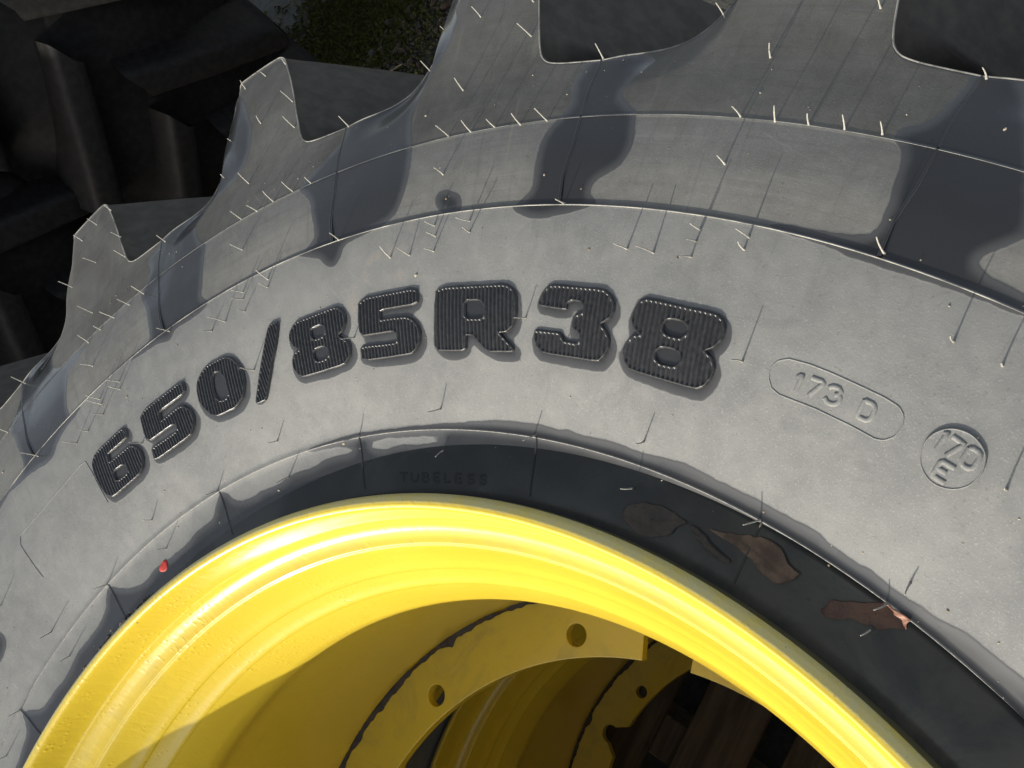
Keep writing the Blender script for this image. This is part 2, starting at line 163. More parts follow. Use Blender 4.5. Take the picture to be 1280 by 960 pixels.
def m_rubber():
    s=N('sidewall_rubber'); sd=s.attr('wet'); oc=s.n('ShaderNodeTexCoord').outputs['Object']
    sx,sy,sz=s.n('ShaderNodeSeparateXYZ',ins={'Vector':oc}).outputs
    rad=s.math('SQRT',s.math('ADD',s.math('MULTIPLY',sx,sx),s.math('MULTIPLY',sy,sy)))
    e=s.noise(140,3,.55); e2=s.noise(38,3,.5)
    sdn=s.math('ADD',sd,s.math('ADD',s.math('MULTIPLY',s.math('SUBTRACT',e,.5),.0016),s.math('MULTIPLY',s.math('SUBTRACT',e2,.5),.0048)))
    wet=s.rng(sdn,-.0006,.0004)
    damp=s.rng(sdn,-.010,.0005)
    n1=s.noise(9,4,.62,dist=.4); n2=s.noise(70,4,.65); n3=s.noise(900,1.5,.6)
    n4=s.noise(24,3,.7,vec=s.coord((1,1,.3)),dist=1.6)
    dry=s.mix(s.rng(n1,.3,.72),(.132,.134,.129),(.186,.186,.173))
    dry=s.mix(s.rng(n2,.35,.75,0,.35),dry,(.245,.242,.225))
    dry=s.mix(s.rng(n4,.54,.68,0,.28),dry,(.115,.114,.112))
    dry=s.mix(s.rng(n3,.58,.72,0,.5),dry,(.28,.275,.255))
    n6=s.noise(420,2,.6); dry=s.mix(s.rng(n6,.38,.28,0,.4),dry,(.085,.085,.083))
    # pale scuffs and brown stains
    sc=s.noise(1,3,.6,vec=s.n('ShaderNodeMapping',ins={'Vector':s.n('ShaderNodeTexCoord').outputs['Object'],'Rotation':(0,0,.7),'Scale':(9,300,40)}).outputs[0],dist=.3)
    dry=s.mix(s.math('MULTIPLY',s.rng(sc,.68,.76),s.rng(n1,.42,.6,0,.5)),dry,(.33,.32,.30))
    n5=s.noise(7,3,.5,vec=s.coord((1.3,1,1)))
    dry=s.mix(s.math('MULTIPLY',s.rng(n5,.66,.76),s.rng(n2,.5,.6,0,.6)),dry,(.25,.215,.17))
    dry=s.mix(s.math('MULTIPLY',damp,.18),dry,(.10,.10,.10))
    ang=s.math('ARCTAN2',sy,sx)
    pv=s.n('ShaderNodeCombineXYZ',ins={'X':s.math('MULTIPLY',rad,230.),'Y':s.math('MULTIPLY',ang,7.),'Z':.0}).outputs[0]
    circ=s.n('ShaderNodeTexNoise',ins={'Vector':pv,'Scale':1.,'Detail':3.,'Roughness':.6,'Distortion':.25}).outputs['Fac']
    pv2=s.n('ShaderNodeCombineXYZ',ins={'X':s.math('MULTIPLY',rad,9.),'Y':s.math('MULTIPLY',ang,95.),'Z':3.}).outputs[0]
    radl=s.n('ShaderNodeTexNoise',ins={'Vector':pv2,'Scale':1.,'Detail':3.,'Roughness':.65,'Distortion':.5}).outputs['Fac']
    cw_=s.rng(rad,.712,.718,.10,1.)
    dry=s.mix(s.math('MULTIPLY',cw_,s.rng(circ,.52,.72,0,.34)),dry,(.105,.104,.100)); dry=s.mix(s.math('MULTIPLY',cw_,s.rng(circ,.44,.28,0,.28)),dry,(.26,.255,.235))
    dry=s.mix(s.math('MULTIPLY',s.rng(radl,.55,.75,0,.5),s.rng(rad,.66,.72)),dry,(.10,.098,.093))
    dry=s.mix(s.math('MULTIPLY',s.rng(radl,.42,.25,0,.5),s.rng(rad,.70,.80)),dry,(.28,.262,.225))
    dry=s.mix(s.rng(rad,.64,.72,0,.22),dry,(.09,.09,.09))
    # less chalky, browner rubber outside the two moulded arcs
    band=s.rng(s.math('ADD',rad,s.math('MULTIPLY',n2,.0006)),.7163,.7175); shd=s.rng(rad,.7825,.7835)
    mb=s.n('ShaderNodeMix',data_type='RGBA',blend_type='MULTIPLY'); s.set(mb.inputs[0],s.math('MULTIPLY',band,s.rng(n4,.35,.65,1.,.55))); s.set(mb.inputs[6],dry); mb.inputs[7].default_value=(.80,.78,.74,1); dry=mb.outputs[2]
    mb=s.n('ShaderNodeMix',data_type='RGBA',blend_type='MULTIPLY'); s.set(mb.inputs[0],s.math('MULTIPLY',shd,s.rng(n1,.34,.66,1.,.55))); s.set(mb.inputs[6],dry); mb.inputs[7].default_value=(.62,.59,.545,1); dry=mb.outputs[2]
    wetc=s.mix(s.rng(n1,.3,.7),(.044,.0445,.045),(.060,.060,.059))
    wetc=s.mix(s.rng(n2,.5,.8,0,.4),wetc,(.07,.07,.068))
    wetc=s.mix(s.rng(sdn,.001,.008,0,.9),wetc,(.013,.0135,.014))
    # fine silt settled in the pool beside the rim
    silt=s.math('MULTIPLY',s.math('MULTIPLY',s.rng(rad,.5575,.5540),s.rng(sx,-.30,-.05)),s.rng(s.noise(22,4,.65,dist=.6),.32,.62,.25,1))
    wetc=s.mix(s.math('MULTIPLY',silt,.8),wetc,(.155,.135,.095))
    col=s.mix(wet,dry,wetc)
    h=s.math('ADD',s.math('MULTIPLY',n3,.35),s.math('MULTIPLY',n2,.6))
    b1=s.bump(h,s.math('MULTIPLY_ADD',wet,-.30,.34),.0009)
    b2=b1
    fine=s.bump(sdn,s.math('MULTIPLY',s.rng(s.math('ABSOLUTE',sdn),.0,.0016,1,0),.25),.5,b2)
    r=s.math('ADD',s.math('MULTIPLY_ADD',wet,s.rng(n1,.35,.65,-.30,-.54),.72),s.math('MULTIPLY',s.math('SUBTRACT',n2,.5),.12))
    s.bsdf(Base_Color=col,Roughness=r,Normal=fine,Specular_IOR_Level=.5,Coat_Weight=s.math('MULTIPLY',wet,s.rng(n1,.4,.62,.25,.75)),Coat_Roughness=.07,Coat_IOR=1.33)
    return s.m
def m_dark(name,c,c2,r,bump=.0006,sc=60):
    s=N(name); n=s.noise(sc,5,.6); n2=s.noise(12,4,.6)
    col=s.mix(s.rng(n,.35,.7),c,c2)
    s.bsdf(Base_Color=col,Roughness=s.math('MULTIPLY_ADD',n2,.25,r-.12),Normal=s.bump(n,.5,bump),Specular_IOR_Level=.18 if name.startswith('black') else .5); return s.m
def m_paint():
    s=N('yellow_paint'); c=s.n('ShaderNodeTexCoord').outputs['Object']
    sep=s.n('ShaderNodeSeparateXYZ',ins={'Vector':c}); x,y,z=sep.outputs
    rad=s.math('SQRT',s.math('ADD',s.math('MULTIPLY',x,x),s.math('MULTIPLY',y,y)))
    n=s.noise(34,4,.6); nf=s.noise(420,3,.6); nb=s.noise(6,3,.5)
    col=s.mix(s.rng(nb,.3,.7),(.575,.420,.034),(.615,.455,.042))
    col=s.mix(s.rng(n,.62,.8,0,.35),col,(.50,.335,.012))
    # road film and green algae on the outer lip of the flange, above the joint only
    lip=s.math('MULTIPLY',s.rng(rad,.5005,.5030),s.rng(z,-.03,-.02))
    nd=s.noise(60,6,.72,dist=.5); ns=s.noise(330,3,.7)
    dirt=s.math('MULTIPLY',lip,s.rng(nd,.30,.62,.35,.95))
    col=s.mix(s.math('MULTIPLY',dirt,.75),col,(.46,.43,.24))
    col=s.mix(s.math('MULTIPLY',lip,s.rng(ns,.66,.72,0,.8)),col,(.07,.06,.04))
    sp=s.n('ShaderNodeTexVoronoi',ins={'Vector':s.coord(),'Scale':75.}).outputs['Distance']
    col=s.mix(s.math('MULTIPLY',s.rng(sp,.035,.06,1,0),.5),col,(.30,.22,.03))
    gm=s.noise(11,5,.7,dist=.8); col=s.mix(s.math('MULTIPLY',s.rng(z,-.36,-.395),s.rng(gm,.48,.66,0,.4)),col,(.30,.24,.06))
    scr=s.n('ShaderNodeTexNoise',ins={'Vector':s.n('ShaderNodeMapping',ins={'Vector':c,'Rotation':(0,0,1.1),'Scale':(25,420,160)}).outputs[0],'Scale':1.,'Detail':2.}).outputs['Fac']
    col=s.mix(s.math('MULTIPLY',s.rng(scr,.70,.74),s.rng(n,.5,.6,0,.6)),col,(.34,.27,.08))
    ch=s.n('ShaderNodeTexVoronoi',ins={'Vector':s.coord(),'Scale':46.}).outputs['Distance']
    chm=s.math('MULTIPLY',s.rng(s.math('ADD',ch,s.math('MULTIPLY',nf,.07)),.085,.075),s.math('MULTIPLY',s.rng(n,.50,.60),s.rng(z,-.02,.004)))
    col=s.mix(chm,col,(.13,.12,.10))
    gr=s.math('MULTIPLY',s.math('MULTIPLY',s.rng(z,-.052,-.044),s.rng(z,-.030,-.040)),s.rng(s.noise(30,5,.7,dist=.6),.45,.65,.0,.22))
    col=s.mix(gr,col,(.36,.29,.10))
    gx=s.n('ShaderNodeMapping',ins={'Vector':c,'Rotation':(0,0,math.radians(38)),'Scale':(14,150,60)}).outputs[0]
    runs=s.n('ShaderNodeTexNoise',ins={'Vector':gx,'Scale':1.,'Detail':3.,'Roughness':.55,'Distortion':.4}).outputs['Fac']
    drops=s.rng(s.n('ShaderNodeTexVoronoi',ins={'Vector':s.n('ShaderNodeMapping',ins={'Vector':c,'Rotation':(0,0,.5),'Scale':(.45,1.1,1)}).outputs[0],'Scale':170.,'Randomness':1.}).outputs['Distance'],.05,.42,1,0)
    zone=s.math('MULTIPLY',s.rng(x,-.28,-.42),s.rng(s.noise(18,3,.6),.45,.62))
    b=s.bump(nf,.14,.0006); b=s.bump(runs,.26,.0011,b); b=s.bump(s.math('MULTIPLY',drops,zone),.26,.0011,b)
    b=s.bump(s.math('MULTIPLY',ns,lip),.5,.0012,b)
    s.bsdf(Base_Color=col,Roughness=s.math('MULTIPLY_ADD',dirt,.35,.30),Normal=b,Coat_Weight=s.math('MULTIPLY_ADD',dirt,-.30,.42),Coat_Roughness=.13,Specular_IOR_Level=.5)
    return s.m
def m_simple(name,c,r=.7,c2=None,sc=80,bump=.0005,**k):
    s=N(name); n=s.noise(sc,4,.6); col=s.mix(s.rng(n,.35,.68),c,c2 or tuple(x*.7 for x in c))
    s.bsdf(Base_Color=col,Roughness=r,Normal=s.bump(n,.5,bump),**k); return s.m
def m_water():
    s=N('rainwater'); n=s.noise(14,2,.4)
    gl=s.n('ShaderNodeBsdfGlossy',ins={'Color':(1,1,1,1),'Roughness':.015,'Normal':s.bump(n,.10,.0012)})
    tr=s.n('ShaderNodeBsdfTransparent',ins={'Color':(.80,.81,.77,1)})
    fr=s.n('ShaderNodeFresnel',ins={'IOR':1.33})
    mx=s.n('ShaderNodeMixShader',ins={0:fr.outputs[0],1:tr.outputs[0],2:gl.outputs[0]})
    s.t.links.new(mx.outputs[0],s.out.inputs[0]); return s.m
M_R=m_rubber()
M_V=m_dark('tread_rubber',(.028,.024,.020),(.052,.045,.037),.7)
M_L=m_dark('letter_rubber',(.013,.013,.0135),(.028,.028,.028),.30,.0003,300)
M_H=m_simple('dusty_flash',(.34,.325,.28),.85,(.10,.097,.09),34)
M_HD=m_simple('rubber_hair',(.34,.32,.28),.7,(.20,.19,.17),300)
M_P=m_paint(); M_HL=m_simple('pale_rubber_hair',(.42,.40,.345),.75,(.26,.25,.22),300)
M_BK=m_simple('joint_sealant',(.018,.012,.008),.6,(.045,.028,.014),120)
M_W=m_water()
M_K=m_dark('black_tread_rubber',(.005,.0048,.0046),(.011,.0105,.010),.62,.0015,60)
M_RED=m_simple('red_marking_paint',(.50,.03,.018),.6,(.33,.018,.012),200,Emission_Strength=0.0)
def hn(V,axis_r=True): pass
def lift(x,y,h):
    "point on the tyre surface raised by h along the surface normal"
    r=np.hypot(x,y); z=Z(r); s=(Z(r+.002)-Z(r-.002))/.004; k=1/np.sqrt(1+s*s)
    return np.stack([x-x/r*s*k*h,y-y/r*s*k*h,z+k*h],-1)
# ---------------------------------------------------------------- tyre carcass and sidewall
def prof_rows():
    r=set(np.round(np.arange(.500,.7825,.0035),4)); 
    rr=sorted([v for v in r if min(abs(v-.5585),abs(v-.7165))>.003]+[.5575,.5580,.5590,.5595,.7145,.7155,.7158,.7168,.7172,.7180,.781,.7821,.7826,.7834,.784])
    return np.array(rr)
def zdetail(r):
    z=Z(r).copy()
    z+=.0006*np.exp(-((r-.5585)/.0006)**4)
    z+=.0004*np.exp(-((r-.7823)/.0006)**4)
    st=np.where(r<.7162,0,-.0013*np.clip((.7162+.032-r)/.032,0,1)); st=np.where((r>.7162)&(r<.7168),-.0013*(r-.7162)/.0006,st)
    z+=st+.0002*np.where(np.abs(r-.71565)<.0007,1,0)
    return z
def tyre_mesh(fine):
    rr=prof_rows() if fine else np.array([.50,.52,.54,.5585,.58,.61,.65,.70,.7145,.7165,.72,.75,.784])
    if fine: aa=np.concatenate([np.arange(84,203,.2),np.arange(203,443.9,2.5)])
    else: aa=np.arange(0,360,2.5)
    R_,A_=np.meshgrid(rr,aa,indexing='ij'); zz=zdetail(R_) if fine else Z(R_)
    P=xy(R_.ravel(),A_.ravel()); V=np.concatenate([P,zz.ravel()[:,None]],1)
    F=grid_faces(len(rr),len(aa),True,True); wa=wetness(P) if fine else np.full(len(P),-.05)
    mi=np.zeros(len(F),int)
    # tread base, lower sidewall (coarse)
    cr=[(.784,.0395),(.79,.034),(.815,.020),(.85,-.014),(.877,-.052),(.900,-.098),(.917,-.16),(.926,-.23),(.929,-.305)]
    cr=cr+[(a,2*HALF-b) for a,b in cr[-2::-1]]+[(r_,2*HALF-Z(r_)) for r_ in (.75,.7165,.68,.64,.60,.575,.5585,.53,.50)]
    ac=np.arange(0,360,2.0); R2=np.array([c[0] for c in cr]); Z2=np.array([float(c[1]) for c in cr])
    RR,AA=np.meshgrid(R2,ac,indexing='ij'); P2=xy(RR.ravel(),AA.ravel()); V2=np.concatenate([P2,np.repeat(Z2,len(ac))[:,None]],1)
    F2=grid_faces(len(R2),len(ac),True,True)+len(V)
    return np.concatenate([V,V2]),np.concatenate([F,F2]),np.concatenate([mi,np.ones(len(F2),int)]),np.concatenate([wa,np.full(len(V2),-.05)])
# lug outline, phase in degrees after its lower seam, radius
LUG=[(0,.8325),(1.5,.8335),(2.8,.8355),(3.5,.8395),(3.95,.850),(4.4,.875),(5.0,.91),(5.6,.94),(6.3,.970),(6.7,.981),(7.3,.985),
     (10.7,.985),(11.3,.9815),(11.45,.970),(11.25,.945),(11.15,.92),(11.4,.895),(12.0,.872),(12.8,.8555),(13.8,.8445),(14.9,.8380),(16.1,.8345),(17.27,.8325)]
def dense(L,n):
    L=np.array(L,float); P=np.stack([np.radians(L[:,0])*.85,L[:,1]],1)
    # round the polyline, then resample evenly
    Q=[P[0]]
    for i in range(1,len(P)-1):
        Q+= [P[i]*.72+P[i-1]*.28,P[i]*.72+P[i+1]*.28]
    Q.append(P[-1]); Q=np.array(Q); Q2=[Q[0]]
    for i in range(len(Q)-1): Q2+=[Q[i]*.75+Q[i+1]*.25,Q[i]*.25+Q[i+1]*.75]
    Q2.append(Q[-1]); Q=np.array(Q2)
    d=np.r_[0,np.cumsum(np.linalg.norm(np.diff(Q,axis=0),axis=1))]; t=np.linspace(0,d[-1],n)
    return np.degrees(np.interp(t,d,Q[:,0])/.85),np.interp(t,d,Q[:,1])
def lug_mesh(a0,width,fine,mirror=False):
    n=150 if fine else 44
    ph,br=dense(LUG,n); ph=ph*width/17.27
    arc=np.linspace(0,width,n); pin=.55*ph+.45*arc
    ts=np.concatenate([np.linspace(0,.9,40 if fine else 5),[.94,.965]]) if fine else np.linspace(0,.97,6)
    rows=[];mats=[];lug_r=.784
    for t in ts:
        rows.append((lug_r+(br-lug_r)*t,pin+(ph-pin)*t,None))
    V=[];W_=[]
    phn=ph*17.27/width
    DROP=.011*smooth(phn,10.2,11.4)*(1-smooth(phn,12.6,16.5))+.0015*(1-smooth(phn,3.5,8))*0
    def row(r,p,z,flag=0,t=1.0): V.append(np.concatenate([xy(r,a0+p),(np.asarray(z)-DROP*smooth(np.array(t),.42,1.0)*1.0)[:,None]],1))
    for (r,p,_),t in zip(rows,ts): row(r,p,zdetail(r) if fine else Z(r),t=t)
    zb=Z(br)
    gap=.0022
    ri=br-(br-lug_r)*gap/(br-lug_r)   # a hair inside the edge
    nrm=np.stack([np.gradient(br),-np.gradient(np.radians(ph)*br)],1); nrm/=np.linalg.norm(nrm,axis=1)[:,None]+1e-9   # (tangential, radial) inward
    def inset(d,z): # shift boundary inward by d
        rr_=br+nrm[:,1]*d; pp=ph+np.degrees(nrm[:,0]*d/br); row(rr_,pp,z)
    # nrm points: for radial bottoms tangent=(+ph) => normal radial negative (inward)
    inset(.0012,zb); flash0=len(V)-1
    inset(.0009,zb+.0005); inset(.0003,zb+.0005); inset(0,zb-.0004); flash1=len(V)-1
    inset(-.0006,zb-.004)
    D=np.array([.012,.03,.06,.10,.16,.22,.295])
    for d in D: 
        row(br+.0*d,ph-53*d*np.clip((br-.84)/.03,0,1),zb-.004-d)
    V=np.concatenate(V); nc=n; nr=len(V)//nc
    F=grid_faces(nr,nc,False,True)
    ri_=np.repeat(np.arange(nr-1),nc-1); mi=np.where((ri_>=flash0)&(ri_<flash1),2,np.where(ri_>=flash1,1,0))
    if mirror: V=V.copy(); V[:,2]=2*HALF-V[:,2]; F=F[:,::-1].copy()
    P=V[:,:2]; wa=wetness(P) if fine else np.full(len(V),-.05)
    if fine:
        k=np.repeat(np.arange(nr),nc); wa=np.where(k>flash1+1,-.05,wa)
    return V,F,mi,wa
MR=[M_R,M_V,M_H]
def wheel_empty(loc,rz,label,cat,group):
    e=bpy.data.objects.new('tractor_wheel',None); COL.objects.link(e); e.location=loc; e.rotation_euler=(0,0,rz); tag(e,label,cat,group); return e
MAIN=wheel_empty((0,0,0),0,'uppermost tractor wheel, size 650/85R38 raised on its grey sidewall, round a yellow rim','tractor wheel','tractor wheels stacked flat')
V,F,mi,wa=tyre_mesh(True)
TYRE=mesh_obj('tyre',V,F,MR,MAIN,mi=mi,attr={'wet':wa})
V,F,mi,wa=tyre_mesh(False)
me_tyre_c=mesh_obj('tyre',V,F,MR,None,mi=mi,attr={'wet':wa}); 
TY2=me_tyre_c
V,F,mi,wa=lug_mesh(0,360/21.,False); LC=mesh_obj('lug',V,F,MR,None,mi=mi,attr={'wet':wa}); LCm=LC.data
V,F,mi,wa=lug_mesh(0,360/21.,False,True); LD=mesh_obj('lug',V,F,MR,None,mi=mi,attr={'wet':wa}); LDm=LD.data
bpy.data.objects.remove(LC); bpy.data.objects.remove(LD)
for k in range(-2,7):
    if k<6: V,F,mi,wa=lug_mesh(seam(k),17.27,True); mesh_obj('lug',V,F,MR,TYRE,mi=mi,attr={'wet':wa})
nb=21-8; wb=(360-8*17.27)/nb
V,F,mi,wa=lug_mesh(0,wb,False); LBm=None
for j in range(nb):
    a=math.radians(seam(6)+j*wb)
    if LBm is None: o=mesh_obj('lug',V,F,MR,TYRE,mi=mi,attr={'wet':wa}); LBm=o.data
    else: o=bpy.data.objects.new('lug',LBm); COL.objects.link(o); o.parent=TYRE
    o.rotation_euler=(0,0,a)
for j in range(21):
    o=bpy.data.objects.new('lug',LDm); COL.objects.link(o); o.parent=TYRE; o.rotation_euler=(0,0,math.radians(8+j*360/21.))
# radial mould seams, thin raised ribs
def rib(pts,wd=.0011,h=.0007,mat=M_R,name='mould_seam',parent=TYRE,closed=False,z0=0.0,round_=True):
    "a low rib along (r,a) points on the sidewall"
    P=parr(pts); 
    if closed: P=np.concatenate([P,P[:1]])
    d=np.r_[0,np.cumsum(np.linalg.norm(np.diff(P,axis=0),axis=1))]; n=max(2,int(d[-1]/.002)); t=np.linspace(0,d[-1],n+1)
    P=np.stack([np.interp(t,d,P[:,0]),np.interp(t,d,P[:,1])],1)
    T=np.gradient(P,axis=0); T/=np.linalg.norm(T,axis=1)[:,None]+1e-12; Nn=np.stack([-T[:,1],T[:,0]],1)
    prof=[(-1,-.25),(-.75,.55),(-.3,.97),(.3,.97),(.75,.55),(1,-.25)]
    L=[]
    for u,v in prof:
        q=P+Nn*(u*wd); L.append(lift(q[:,0],q[:,1],v*h+z0))
    V=np.stack(L,1).reshape(-1,3); F=grid_faces(len(P),len(prof),False,True)
    caps=[tuple(range(len(prof))),tuple(range((len(P)-1)*len(prof),len(P)*len(prof)))[::-1]]
    return mesh_obj(name,V,F,mat,parent,attr={'wet':wetness(V[:,:2])})
for k in range(-1,6):
    a=seam(k)
    rib([(.517,a),(.5585,a)],.0008,.0009)
    rib([(.7168,a),(.735,a+.12),(.76,a-.05),(.782,a)],.0012,-.0012 if k==99 else .0009)
    rib([(.7835,a),(.80,a+.1),(.832,a)],.0010,.0006)
for rl,wd,hh in ((.7157,.00045,.0006),(.7823,.00035,.0005)):
    rib([(rl,a) for a in np.arange(84.5,202,1.0)],wd,hh,mat=M_H,name='mould_line')
rib([(.5580,a) for a in np.arange(84.5,202,1.0)],.0004,.0006,mat=M_HD,name='mould_line')
rib([(r,a) for r,a in PLATE],.0005,.0004,name='plate_outline')
rib(SPILL,.0005,.00045,closed=True,name='index_outline',mat=M_R)
for L in S173: rib(L,.0016,.0008,name='index_character')
for L in TUBE: rib(L,.0010,.0008,name='small_character')
# raised disc with 170 E
Pd=chaikin(parr(DISC),.25,2); c=Pd.mean(0); rs=np.linalg.norm(Pd-c,axis=1); 
th=np.arctan2(*(Pd-c).T[::-1]); o_=np.argsort(th); TH=np.linspace(-np.pi,np.pi,73)[:-1]; RD=np.interp(TH,th[o_],rs[o_],period=2*np.pi)
rows=[]
for f,h in ((0.001,.0012),(.5,.0012),(.90,.0012),(.935,.0012),(.945,.0012),(.955,.0015),(.965,.0016),(.98,.0016),(.99,.0014),(1.0,.0008),(1.004,-.0006)):
    q=c+np.stack([np.cos(TH),np.sin(TH)],1)*(RD*f)[:,None]; rows.append(lift(q[:,0],q[:,1],h))
V=np.concatenate(rows); mesh_obj('index_disc',V,grid_faces(len(rows),72,True,True),M_R,TYRE,attr={'wet':np.full(len(V),-.05)})
for L in S170: rib(L,.0016,.0008,name='index_character',z0=.0012)
# ---------------------------------------------------------------- ribbed raised characters
names={'6':'6','5':'5','0':'0','slash':'slash','8':'8','5b':'5','R':'R','3':'3','8b':'8'}
for k,(P,hs) in LP.items():
    rp=parr(LETTERS[k]['rib']); d=rp[1]-rp[0]; d/=np.linalg.norm(d); e=np.array([-d[1],d[0]])
    U=P@e; Vv=P@d; st=.00048
    us=np.arange(U.min()-.0024,U.max()+.0024,st); vs_=np.arange(Vv.min()-.0024,Vv.max()+.0024,st)
    uu,vv=np.meshgrid(us,vs_,indexing='ij'); Q=uu.ravel()[:,None]*e+vv.ravel()[:,None]*d
    s=sdf(Q,P)+.0008
    for h_ in hs: s=np.minimum(s,-sdf(Q,h_))
    H=.0020
    bd=.0013 if k!='slash' else .0011
    pitch=.0034 if k!='slash' else .0030
    wave=.5+.5*np.cos(2*np.pi*uu.ravel()/pitch); wave=smooth(wave,.12,.60)
    inside=smooth(s,bd,bd+.0007)
    wob=RNG.normal(0,.00003,len(s))
    h=-.0006+(H+.0006)*smooth(s,-.0002,.0006)-inside*(.0013-.0012*wave)+wob
    V=lift(Q[:,0],Q[:,1],h); n1,n2=len(us),len(vs_)
    F=grid_faces(n1,n2,False,False); keep=(s[F]>-.0008).any(1); F=F[keep]
    used=np.unique(F); mp=np.full(len(V),-1); mp[used]=np.arange(len(used)); V=V[used]; F=mp[F]
    a_,b_,c_=V[F[0][0]],V[F[0][1]],V[F[0][2]]
    if np.cross(b_-a_,c_-a_)[2]<0: F=F[:,::-1].copy()
    nm='raised_slash' if k=='slash' else ('raised_letter' if k=='R' else 'raised_digit')
    mesh_obj(nm,V,F,M_L,TYRE,label=('ribbed black slash of the size marking' if k=='slash' else 'ribbed black character %s of the size marking'%names[k]))
# red paint dot
pr=xy(*RED[0]); th=np.linspace(0,2*np.pi,21)[:-1]; rows=[]
for f,h in ((.01,.0009),(.55,.0008),(.9,.0007),(1,.0001)):
    q=pr+np.stack([np.cos(th)*.0046,np.sin(th)*.0062],1)*(f*(1+.12*np.sin(3*th+1)))[:,None]; rows.append(lift(q[:,0],q[:,1],h))
mesh_obj('paint_dot',np.concatenate(rows),grid_faces(4,20,True,True),M_RED,TYRE)
# ---------------------------------------------------------------- vent hairs
def hair_mesh(seed):
    r=random.Random(seed); bx=r.uniform(-.35,.35)*(2 if seed%5==4 else 1); by=r.uniform(-.35,.35); V=[];F=[];S=6;K=6
    for i in range(K):
        t=i/(K-1); rad=.00062*(1-.42*t) if i else .0009
        cx=bx*t*t*.35; cy=by*t*t*.35
        for j in range(S):
            a=2*math.pi*j/S; V.append((cx+math.cos(a)*rad/.015,cy+math.sin(a)*rad/.015,t-.03))
    for i in range(K-1):
        for j in range(S): F.append((i*S+j,i*S+(j+1)%S,(i+1)*S+(j+1)%S,(i+1)*S+j))
    F.append(tuple(range((K-1)*S,K*S)))
    me=bpy.data.meshes.new('vent_hair'); me.from_pydata(V,[],F); me.materials.append(M_HL if seed%2 else M_HD); me.polygons.foreach_set('use_smooth',[True]*len(F)); return me
HM=[hair_mesh(i) for i in range(10)]
for i,(r,a) in enumerate(HAIRS):
    rr=min(r,.984); s=(float(Z(rr+.003))-float(Z(rr-.003)))/.006
    if rr<.60: s=max(s,.40)
    p=xy(rr,a); er=p/np.linalg.norm(p)
    n=Vector((-er[0]*s,-er[1]*s,1))
    if rr>.95: n=Vector((er[0]*.45,er[1]*.45,.8))
    n+=Vector((random.gauss(0,.09),random.gauss(0,.09),0)); n.normalize()
    o=bpy.data.objects.new('vent_hair',HM[(random.randrange(5)*2+(1 if rr>.7 or random.random()<.3 else 0))%10]); COL.objects.link(o); o.parent=TYRE
    dz_=0.
    if rr>.80:
        pp=(a-SEAM0)%17.27; dd=lambda x,u,v:float(smooth(np.array(x),u,v)); dz_=.009*dd(pp,10.0,11.0)*(1-dd(pp,12.6,16.5))
    L=random.choice((1,1,1,.7))*random.uniform(.0135,.0185)*(.7 if rr>.95 else 1)
    o.matrix_local=Matrix.Translation((p[0],p[1],float(zdetail(np.array([rr]))[0])-dz_))@n.to_track_quat('Z','Y').to_matrix().to_4x4()@Matrix.Rotation(random.uniform(0,6.28),4,'Z')@Matrix.Diagonal((.015,.015,L,1))
# ---------------------------------------------------------------- rim
RP=[(.5065,-.035),(.5098,-.012),(.5102,-.003),(.5092,.003),(.5065,.0085),(.5030,.0103),(.4995,.0108),(.4975,.0092),(.4965,.006),(.4958,-.004),(.4950,-.018),(.4935,-.026),(.4925,-.0275),
    (.4905,-.0330),(.4860,-.0385),(.4800,-.0415),(.4760,-.0425),(.4752,-.0430),(.4747,-.0446),(.4738,-.0447),(.4730,-.0466),(.4720,-.0492),(.4690,-.0590),(.4640,-.0720),(.4600,-.0790),(.4590,-.0810),(.4578,-.0835),(.4580,-.0848),(.4570,-.0868),
    (.4520,-.0960),(.4480,-.1015),(.4470,-.1030),(.4460,-.1052),(.4461,-.1066),(.4450,-.1090),(.4400,-.1240),(.4365,-.1370),(.4348,-.1430),(.4343,-.1480),(.4345,-.1560),
    (.4380,-.166),(.444,-.176),(.4500,-.188),(.4525,-.200),(.4535,-.22),(.4530,-.30),(.4520,-.39),(.4515,-.43),(.4535,-.47),(.459,-.50),(.463,-.515),(.4705,-.545),(.478,-.565),(.486,-.572),(.4935,-.580),(.4960,-.600),(.4975,-.618),(.5000,-.6225),(.5065,-.618),(.5100,-.607),(.5065,-.575)]
def resample(P,step):
    P=np.array(P); Q=[P[0]]
    for i in range(1,len(P)-1): Q+=[P[i]*.8+P[i-1]*.2,P[i]*.8+P[i+1]*.2]
    Q.append(P[-1]); return np.array(Q)
RPd=resample(RP,.002)
na=540; an=np.linspace(0,360,na,endpoint=False)
RR,AA=np.meshgrid(RPd[:,0],an,indexing='ij'); P2=xy(RR.ravel(),AA.ravel()); V=np.concatenate([P2,np.repeat(RPd[:,1],na)[:,None]],1)
RIM=mesh_obj('rim',V,grid_faces(len(RPd),na,True,False),M_P,MAIN)
